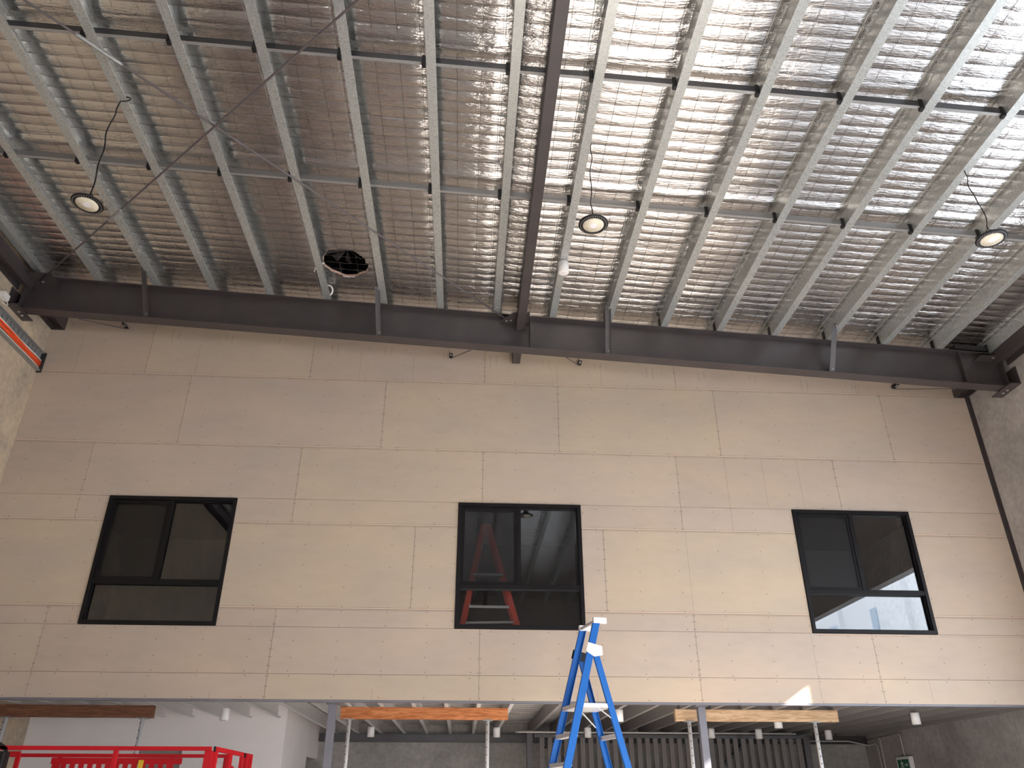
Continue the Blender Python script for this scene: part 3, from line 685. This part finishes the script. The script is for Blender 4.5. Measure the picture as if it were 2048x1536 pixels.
# ================================================================== LEFT WALL SERVICES
t = thing('cable_tray', (XL, 9.5, 7.49), 'galvanised cable tray with orange cables on the left concrete wall', 'cable tray')
mb = MB(); y0, y1 = 5.5, 11.06
mb.box(XL+.002, XL+.006, y0, y1, 7.49, 7.81).box(XL+.006, XL+.06, y0, y1, 7.49, 7.496).box(XL+.006, XL+.06, y0, y1, 7.804, 7.81)
mb.box(XL+.054, XL+.06, y0, y1, 7.496, 7.515)
mb.build('tray', M['galv_d'], t)
mb = MB(); y = y0
while y < y1-.03: mb.tube([(XL+.014, y, 7.50), (XL+.014, y, 7.80)], .012, 6); y += .11
mb.build('rungs', M['galv'], t)
MB().box(XL+.002, XL+.07, 11.06, 11.095, 7.48, 7.82).build('end_opening', M['dark'], t)
for zc, r, mt, lab in ((7.665, .012, 'cwhite', 'white cable along the upper side of the orange cables'), (7.640, .014, 'orange', 'orange cable, upper of three in the tray'), (7.610, .014, 'orange', 'orange cable, middle of three in the tray'),
                  (7.582, .014, 'orange', 'orange cable, lowest of three in the tray'), (7.545, .009, 'cwhite', 'thin white cable along the lower edge of the tray')):
    P = [(XL+.035+.004*math.sin(k*1.7+zc*50), y0+(11.05-y0)*k/24, zc+.006*math.sin(k*.9+zc*90)+(.035*(1-k/24) if zc > 7.6 else 0)) for k in range(25)]
    tag(MB().tube(P, r, 8).build('cable', M[mt]), lab, 'cable', 'cables in the tray')
t = thing('junction_box', (XL+.05, 9.72, 7.93), 'small white junction box on the left wall above the cable tray', 'junction box')
MB().box(XL+.002, XL+.085, 9.66, 9.80, 7.94, 8.03).build('box', M['white'], t, bevel=.006)
MB().tube([(XL+.05, 9.72+.10*math.sin(a)+.03, 7.93-.035*(1-math.cos(a))+.02) for a in np.linspace(-.4, 3.4, 12)], .006, 8).build('lead', M['white'], t)

# ================================================================== UNDERCROFT
def joist(x, y0, y1, lab, grp, mt='galv_j'):
    pr = thick([(x+.055, 2.775), (x+.055, 2.76), (x, 2.76), (x, 2.958), (x+.055, 2.958)], -.003)
    tag(MB().ext(pr, 'y', y0, y1).build('floor_joist', M[mt]), lab, 'floor joist', grp)
JL = [-6.10+.45*k for k in range(16)]; JR = [3.12+.45*k for k in range(-4, 12)]
k = 0
for i, x in enumerate(JL):
    if x < -2.9: joist(x, YW+.10, 13.745, 'steel floor joist ending at the white partition, %s from the left wall' % ORD[i], 'joists over the white partition')
    else: joist(x, YW+.10, 17.09, 'pale steel floor joist, %s to the right of the white partition' % ORD[k], 'joists of the middle bay'); k += 1
for i, x in enumerate(reversed(JR)):
    if x < XR-.06: joist(x, YW+.10, 17.09, 'steel floor joist under the deck, %s from the right concrete wall' % ORD[i], 'joists of the right bay', 'galv_shade')
tag(MB().ext(ibeam(16.93, .10, .15, 2.758, .008, .006), 'x', -2.78, XR-.01).build('wall_beam', M['steel']), 'dark steel beam carrying the joists along the back concrete wall', 'steel beam')
for x, lab in ((-1.73, 'grey square steel column beside the middle orange prop timber'), (3.26, 'grey square steel column crossing in front of the pale prop timber')):
    t = thing('steel_column', (x, 11.4, 0), lab, 'column', 'square steel columns')
    MB().box(x-.05, x+.05, 11.32, 11.42, 0.015, 2.733).build('shaft', M['steel_l'], t, bevel=.006)
    MB().box(x-.1, x+.1, 11.27, 11.47, 0, .015).build('base_plate', M['steel_l'], t)
    MB().box(x-.08, x+.08, 11.30, 11.44, 2.733, 2.745).build('cap_plate', M['steel_l'], t)
tag(MB().box(1.20, 1.31, 15.75, 15.85, 0, 2.758).build('dark_post', M['steel'], bevel=.005), 'dark steel post at the left end of the slatted screen', 'post')
# propped timbers
for x0, x1, mt, lab in ((-6.70, -4.27, 'w_br', 'brown prop timber on two props in front of the white partition'), (-1.70, .645, 'w_or', 'orange prop timber on two props, in the middle bay'), (3.045, 5.425, 'w_pa', 'pale prop timber on two props behind the right steel column')):
    mb = MB(); n = 10; rr = random.Random(int(x0*10)); V = []
    for i in range(n+1):
        x = x0+(x1-x0)*i/n; j = lambda: rr.uniform(-.0025, .0025)
        V += [(x, 11.93+j(), 2.603+j()), (x, 12.03+j(), 2.603+j()), (x, 12.03+j(), 2.757), (x, 11.93+j(), 2.757)]
    mb.add(V, [(4*i+c, 4*i+(c+1) % 4, 4*i+4+(c+1) % 4, 4*i+4+c) for i in range(n) for c in range(4)]+[(3, 2, 1, 0), (4*n, 4*n+1, 4*n+2, 4*n+3)])
    tag(mb.build('prop_timber', M[mt], bevel=.003), lab, 'timber beam', 'timbers held up by steel props')
for x, lab in ((-6.23, 'galvanised prop under the left end of the brown timber'), (-4.40, 'galvanised prop under the right end of the brown timber'), (-1.575, 'galvanised prop under the left end of the orange timber'),
               (.362, 'galvanised prop under the right end of the orange timber'), (3.245, 'galvanised prop under the left end of the pale timber'), (5.082, 'galvanised prop under the right end of the pale timber')):
    t = thing('steel_prop', (x, 11.98, 0), lab, 'prop', 'adjustable steel props')
    MB().box(x-.07, x+.07, 11.91, 12.05, 2.592, 2.601).build('top_plate', M['galv_d'], t)
    mb = MB().tube([(x, 11.98, 1.2), (x, 11.98, 2.592)], .027, 20)
    k = 0; z = 1.3
    while z < 2.56:
        mb.tube([(x+(-.012 if x < 2 else -.004), 11.950, z), (x+(-.012 if x < 2 else -.004), 11.957, z)], .0075, 8, 1); z += .095
    mb.build('inner_tube', [M['galv_j'], M['dark']], t)
    MB().tube([(x, 11.98, .01), (x, 11.98, 1.3)], .034, 20).build('outer_tube', M['galv_j'], t)
    MB().box(x-.075, x+.075, 11.905, 12.055, 0, .01).build('base_plate', M['galv_d'], t)
# surface downlights under the joists
for x, y, lab in ((-3.385, 12.3, 'white cylinder downlight in front of the white partition'), (2.25, 12.05, 'white cylinder downlight at the right leg of the blue stepladder'),
                  (4.93, 13.0, 'white cylinder downlight half hidden behind the pale timber'), (6.72, 12.2, 'white cylinder downlight nearest the right concrete wall'),
                  (-1.62, 15.4, 'white cylinder downlight right of the left steel column'), (.63, 15.35, 'white cylinder downlight right of the orange timber prop'), (2.27, 15.28, 'white cylinder downlight seen between the stepladder legs'),
                  (4.53, 15.28, 'white cylinder downlight just right of the right steel column'), (5.45, 15.4, 'white cylinder downlight below the one hidden by pale timber'), (6.80, 15.5, 'white cylinder downlight right of the pale timber prop')):
    cyl_light((x, y, 2.60), .158, .062, lab, 'surface downlights under the upper floor')
# slatted screen
t = thing('slatted_screen', (3.97, 16.05, 0), 'dark vertical slatted stair screen at the back of the undercroft', 'screen')
x = 1.46; k = 0
while x < 6.50:
    if k < 99: MB().box(x, x+.088, 16.0, 16.04, .05, 2.64).build('slat', M['slat'], t)
    x += .1535; k += 1
MB().box(1.36, 6.56, 15.985, 16.055, 2.64, 2.70).build('top_rail', M['steel'], t)
MB().box(1.36, 6.56, 15.985, 16.055, 0, .05).build('bottom_rail', M['steel'], t)
MB().box(6.50, 6.62, 15.97, 16.07, 0.05, 2.64).build('end_post', M['steel'], t)
mb = MB(); mb.bar((1.5, 16.45, 2.7), (4.2, 16.45, .2), .05, .25, (0, 1, 0)).bar((3.2, 16.8, .5), (5.6, 16.8, 2.6), .05, .2, (0, 1, 0))
for i in range(10): mb.box(1.6+i*.26, 1.86+i*.26, 16.2, 16.9, 2.5-i*.24, 2.53-i*.24)
tag(mb.build('staircase', M['steel']), 'dark steel stair seen through the slatted screen', 'staircase')
# conduits
def tubething(nm, P, r, mt, lab, cat, g=None): return tag(MB().tube(P, r, 10).build(nm, M[mt]), lab, cat, g)
tubething('conduit', [(1.02, 15.9, 2.72), (.99, 15.62, 2.715), (1.0, 15.55, 2.70), (1.06, 15.52, 2.70), (6.22, 15.60, 2.70)], .016, 'pvc', 'grey conduit running across in front of the slatted screen', 'conduit')
for x in (1.28, 2.05, 3.62, 4.97, 5.75):
    pass
tubething('conduit', [(6.3, 16.90, 2.66), (7.8, 16.90, 2.66), (8.20, 16.85, 2.58), (8.20, 16.6, 2.60), (8.205, 16.52, 2.56), (8.205, 16.5, 0.3)], .013, 'pvc', 'grey conduit turning down in the back right corner', 'conduit')
tubething('conduit', [(8.205, 16.9, 2.68), (8.205, 16.42, 2.70), (8.205, 16.38, 2.66), (8.205, 16.36, .3)], .013, 'pvc', 'grey conduit dropping beside the corner conduit on the right wall', 'conduit')
tubething('conduit', [(8.205, 16.38, 2.70), (8.205, 15.64, 2.72), (8.205, 15.58, 2.68), (8.205, 15.56, 2.33)], .012, 'pvc', 'grey conduit dropping to the top of the green exit sign', 'conduit')
# exit sign
t = thing('exit_sign', (8.18, 15.55, 1.95), 'green and white running man exit sign on the right concrete wall', 'exit sign')
MB().box(8.15, XR-.002, 15.32, 15.80, 2.06, 2.32).build('housing', M['white'], t, bevel=.006)
mb = MB(); xf = 8.149
mb.box(xf-.001, xf+.002, 15.36, 15.76, 2.08, 2.275, 0)
def sg(y0, z0, y1, z1, w_): mb.bar((xf-.003, y0, z0), (xf-.003, y1, z1), w_, .003, (1, 0, 0), 1)
mb.tube([(xf-.0045, 15.62, 2.245), (xf-.0015, 15.62, 2.245)], .013, 12, 1)
sg(15.615, 2.23, 15.60, 2.175, .028); sg(15.61, 2.222, 15.575, 2.205, .011); sg(15.575, 2.205, 15.555, 2.22, .011); sg(15.615, 2.222, 15.645, 2.195, .011); sg(15.645, 2.195, 15.66, 2.21, .01)
sg(15.60, 2.178, 15.57, 2.145, .014); sg(15.57, 2.145, 15.575, 2.105, .012); sg(15.605, 2.178, 15.635, 2.145, .014); sg(15.635, 2.145, 15.67, 2.138, .012)
sg(15.52, 2.18, 15.42, 2.18, .018); sg(15.45, 2.21, 15.41, 2.18, .014); sg(15.45, 2.15, 15.41, 2.18, .014)
mb.build('sign_face', [M['green'], M['signw']], t)

# ================================================================== BLUE STEPLADDER
N = Vector((.9807, .1954, 0)); Wd = Vector((-.1954, .9807, 0)); T1 = Vector((1.574, 9.49, 0))
def LP(a, b, z): return T1+N*a+Wd*b+Vector((0, 0, z))
t = thing('stepladder', tuple(LP(-.1, .25, 0)), 'tall blue fibreglass platform stepladder with aluminium steps', 'ladder')
def flare(z): return .05*(3.5-z)/1.59
def fr(z): return -.277*(3.5-z)
def rr_(z): return -.03+.256*(3.09-z)
def rail(side, fn, z0, z1, wd, nm):
    b = (lambda z: -flare(z)) if side == 0 else (lambda z: .507+flare(z))
    P0 = LP(fn(z0), b(z0), z0); P1 = LP(fn(z1), b(z1), z1); s = 1 if side == 0 else -1
    pr = thick([(wd/2, .032*s), (wd/2, 0), (-wd/2, 0), (-wd/2, .032*s)], .004 if side == 0 else -.004)
    MB().sweep(pr, P0, P1, N, Wd).build(nm, M['blue'], t)
for sd in (0, 1):
    rail(sd, fr, .03, 3.47, .078, 'front_rail'); rail(sd, rr_, .03, 3.10, .064, 'rear_rail')
def stepbox(a0, a1, b0, b1, z0, z1, nm, mt='alu'):
    V = [LP(a, b, z) for z in (z0, z1) for b in (b0, b1) for a in (a0, a1)]
    MB().add(V, [(0, 2, 3, 1), (4, 5, 7, 6), (0, 1, 5, 4), (2, 6, 7, 3), (0, 4, 6, 2), (1, 3, 7, 5)]).build(nm, M[mt], t, bevel=.003)
z = 2.27
while z > .2:
    f = flare(z); stepbox(fr(z)-.045, fr(z)+.04, -f+.004, .507+f-.004, z-.045, z, 'step'); z -= .30
stepbox(fr(2.57)-.04, .13, -flare(2.57)+.004, .507+flare(2.57)-.004, 2.53, 2.575, 'platform')
for z in (2.25, 1.65, 1.05, .45):
    stepbox(rr_(z)-.01, rr_(z)+.02, -flare(z)+.004, .507+flare(z)-.004, z-.03, z+.02, 'rear_crossbar')
for b in (0, .507):
    stepbox(-.05, .115, b-.025, b+.025, 3.465, 3.53, 'rail_cap', 'white')
stepbox(-.045, -.02, 0.02, .487, 3.47, 3.50, 'top_bar')
for b0, b1, mt in ((-.022, -.013, 'white'), (.52, .529, 'black')):
    V = [LP(a, b, z) for b in (b0, b1) for a, z in ((-.16, 3.14), (-.13, 3.24), (.04, 3.20), (.045, 3.10), (-.06, 3.08))]
    MB().add(V, [(4, 3, 2, 1, 0), (5, 6, 7, 8, 9)]+[(i, (i+1) % 5, 5+(i+1) % 5, 5+i) for i in range(5)]).build('hinge_plate', M[mt], t)
MB().bar(LP(-.10, .0, 2.57), LP(.14, -.02, 2.40), .006, .026, Wd).build('spreader', M['alu'], t)
MB().bar(LP(-.09, .50, 2.55), LP(.12, .53, 2.36), .006, .026, Wd).build('spreader', M['alu'], t)
for fn in (fr, rr_):
    for sd in (0, 1):
        f = flare(0.0); b = -f if sd == 0 else .507+f
        stepbox(fn(0)-.05, fn(0)+.05, b-.02, b+.02, 0, .045, 'foot', 'black')

# ================================================================== RED LADDER BEHIND THE MIDDLE WINDOW
t = thing('red_stepladder', (.33, 11.6, 3.032), 'red fibreglass stepladder standing behind the middle window', 'ladder')
ax, az = .275, 5.30; YL = 11.38
def legx(s_, z): return ax+(-.025-.188*(az-z) if s_ < 0 else .025+.295*(az-z))
for s_, yb in ((-1, 0), (1, 0), (-1, .34), (1, .34)):
    fl = .03 if yb else -.03
    MB().bar((legx(s_, 3.05), YL+yb+fl, 3.05), (legx(s_, az), YL+yb-fl, az), .078, .03, (0, 1, 0)).build('leg', M['redl'], t)
MB().box(ax-.13, ax+.13, YL-.03, YL+.37, az-.02, az+.05).build('top_cap', M['black'], t, bevel=.01)
for z in (4.98, 4.68, 4.38, 4.08, 3.48):
    x = legx(-1, z); MB().box(x-.03, x+.05, YL+.02, YL+.32, z-.012, z+.012).build('step', M['alu'], t)
MB().bar((legx(-1, 4.05), YL+.02, 4.05), (legx(1, 4.05), YL+.02, 4.05), .02, .035).build('spreader', M['alu'], t)
MB().bar((legx(-1, 3.86), YL+.32, 3.88), (legx(1, 3.86), YL+.32, 3.90), .02, .03).build('spreader', M['alu'], t)
MB().bar((legx(-1, 4.50), YL+.05, 4.50), (legx(1, 4.50), YL+.05, 4.50), .18, .03).build('tray', M['alu'], t)

# ================================================================== RED SCISSOR LIFT
t = thing('scissor_lift', (-4.2, 10.1, 0), 'red scissor lift with guard rails parked at the lower left', 'scissor lift')
XA, XB, YN, YF, ZT = -6.2, -2.60, 9.30, 10.90, 2.10
def rl(nm, P, w1=.04, w2=.04, mt='red'): return MB().bar(P[0], P[1], w1, w2).build(nm, M[mt], t, bevel=.004)
rl('near_top_rail', ((XA, YN, ZT-.02), (XB-.04, YN, ZT-.02)))
rl('near_mid_rail', ((XA, YN, 1.55), (XB, YN, 1.55)))
rl('far_top_rail', ((XA, YF, ZT-.02), (XB-.25, YF, ZT-.02)))
rl('far_mid_rail', ((XA, YF, 1.55), (XB, YF, 1.55)))
for x in (XA, -5.0, -3.62, XB-.06):
    w_ = .085 if x > -3 else .045
    MB().box(x-w_/2, x+w_/2, YN-.02, YN+.02, 1.0, ZT-.04).build('post', M['red'], t, bevel=.004)
for x in (XA, -4.9, -3.55, XB-.3): MB().box(x-.022, x+.022, YF-.02, YF+.02, 1.0, ZT-.04).build('post', M['red'], t, bevel=.004)
# end gate, three framed panels running away from the viewer
for y0, y1 in ((YN+.02, YN+.60), (YN+.62, YN+1.18), (YN+1.34, YF+.02)):
    mb = MB(); mb.box(XB-.02, XB+.02, y0, y1, ZT-.045, ZT, 0).box(XB-.02, XB+.02, y0, y0+.045, 1.0, ZT-.045).box(XB-.02, XB+.02, y1-.045, y1, 1.0, ZT-.045)
    if y0 > YN+1.3:
        for k in range(4): mb.box(XB-.012, XB+.004, y0+.06+k*.055, y0+.085+k*.055, 1.2, ZT-.045)
        mb.box(XB-.02, XB-.014, y0+.04, y1-.04, 1.1, ZT-.045)
    mb.build('gate_panel', M['red'], t, bevel=.003)
    MB().box(XB-.024, XB+.0, y0-.006, y0, ZT-.05, ZT+.003).build('end_cap', M['black'], t)
MB().tube([(XB+.0, YN+.62+.13*(1-math.cos(a)), 1.84+.09*math.sin(a)) for a in np.linspace(0, math.pi, 10)], .016).build('gate_handle', M['red'], t)
# toothed stop plate under the far rail
mb = MB(); y = YF-.03; mb.box(-4.98, -3.42, y, y+.008, 1.985, 2.055)
x = -4.96
while x < -3.5: mb.box(x, x+.062, y, y+.008, 1.915, 1.985); x += .105
mb.build('toothed_plate', M['red'], t)
tx = MB().box(-5.9, -4.95, YN+.7, YN+.74, ZT-.06, ZT-.02).box(-4.98, -4.94, YN+.7, YN+.74, 1.0, ZT-.06); tx.build('inner_frame', M['red'], t)
MB().tube([(-5.32, YN+.7, 2.04), (-5.33, YN+.7, 1.95), (-5.27, YN+.7, 1.88), (-5.20, YN+.7, 1.84)], .014).build('grab_handle', M['alu'], t)
MB().tube([(-5.06, YN+.68, 2.03), (-5.10, YN+.68, 1.5)], .02).build('grab_handle', M['alu'], t)
cbx = MB().box(-4.93, -4.72, YN-.06, YN+.06, 1.70, 2.045).build('control_box', M['black'], t, bevel=.012)
MB().box(-4.80, -4.755, YN-.07, YN-.06, 1.90, 1.965).build('red_switch', M['red'], cbx, bevel=.006)
MB().box(-4.825, -4.74, YN-.068, YN-.06, 1.80, 1.885).build('warning_sticker', M['white'], cbx)
MB().bar((-5.02, YN, 2.21), (-4.73, YN, 2.06), .04, .04).build('black_lever', M['black'], t)
MB().box(-3.93, -3.87, YF-.055, YF-.046, 1.80, 2.03).build('yellow_sticker', M['yellow'], t)
MB().box(XA, XB, YN, YF, .95, 1.0).build('deck', M['steel'], t)
MB().box(XA+.1, XB-.1, YN+.1, YF-.1, .30, .55).build('chassis', M['red'], t, bevel=.02)
for s in (-1, 1):
    for yy in (YN+.25, YF-.25): MB().bar((-4.4-s*1.3, yy, .58), (-4.4+s*1.3, yy, .92), .05, .09).build('scissor_arm', M['red'], t)
for x in (XA+.5, XB-.5):
    for y in (YN+.12, YF-.12): MB().tube([(x, y-.1, .3), (x, y+.1, .3)], .3, 24).build('wheel', M['black'], t)

# ================================================================== OUTDOORS (seen mirrored in glass and foil)
struct(MB().box(XR+.2, 60, -40, 50, -.25, -.02).build('ground', M['out_g']), 'pale paving outside the opening on the right')
t = thing('neighbouring_building', (24, 0, 0), 'pale building outside, seen mirrored in the right window', 'building')
MB().box(24, 34, -60, 30, 0, 12.5).build('wall', M['out_w'], t)
for y0, y1 in ((-60, -30.2), (-29.4, -27.8), (-23.6, -22.9), (-12, -8), (-2, 4), (10, 16)):
    MB().box(23.93, 24, y0, y1, .2, 11.6).build('blue_panel', M['out_b'], t)
for y0 in (-27.6, -19.6, -10, 6): MB().box(23.7, 24, y0, y0+.35, 0, 12.5).build('pilaster', M['out_w'], t)
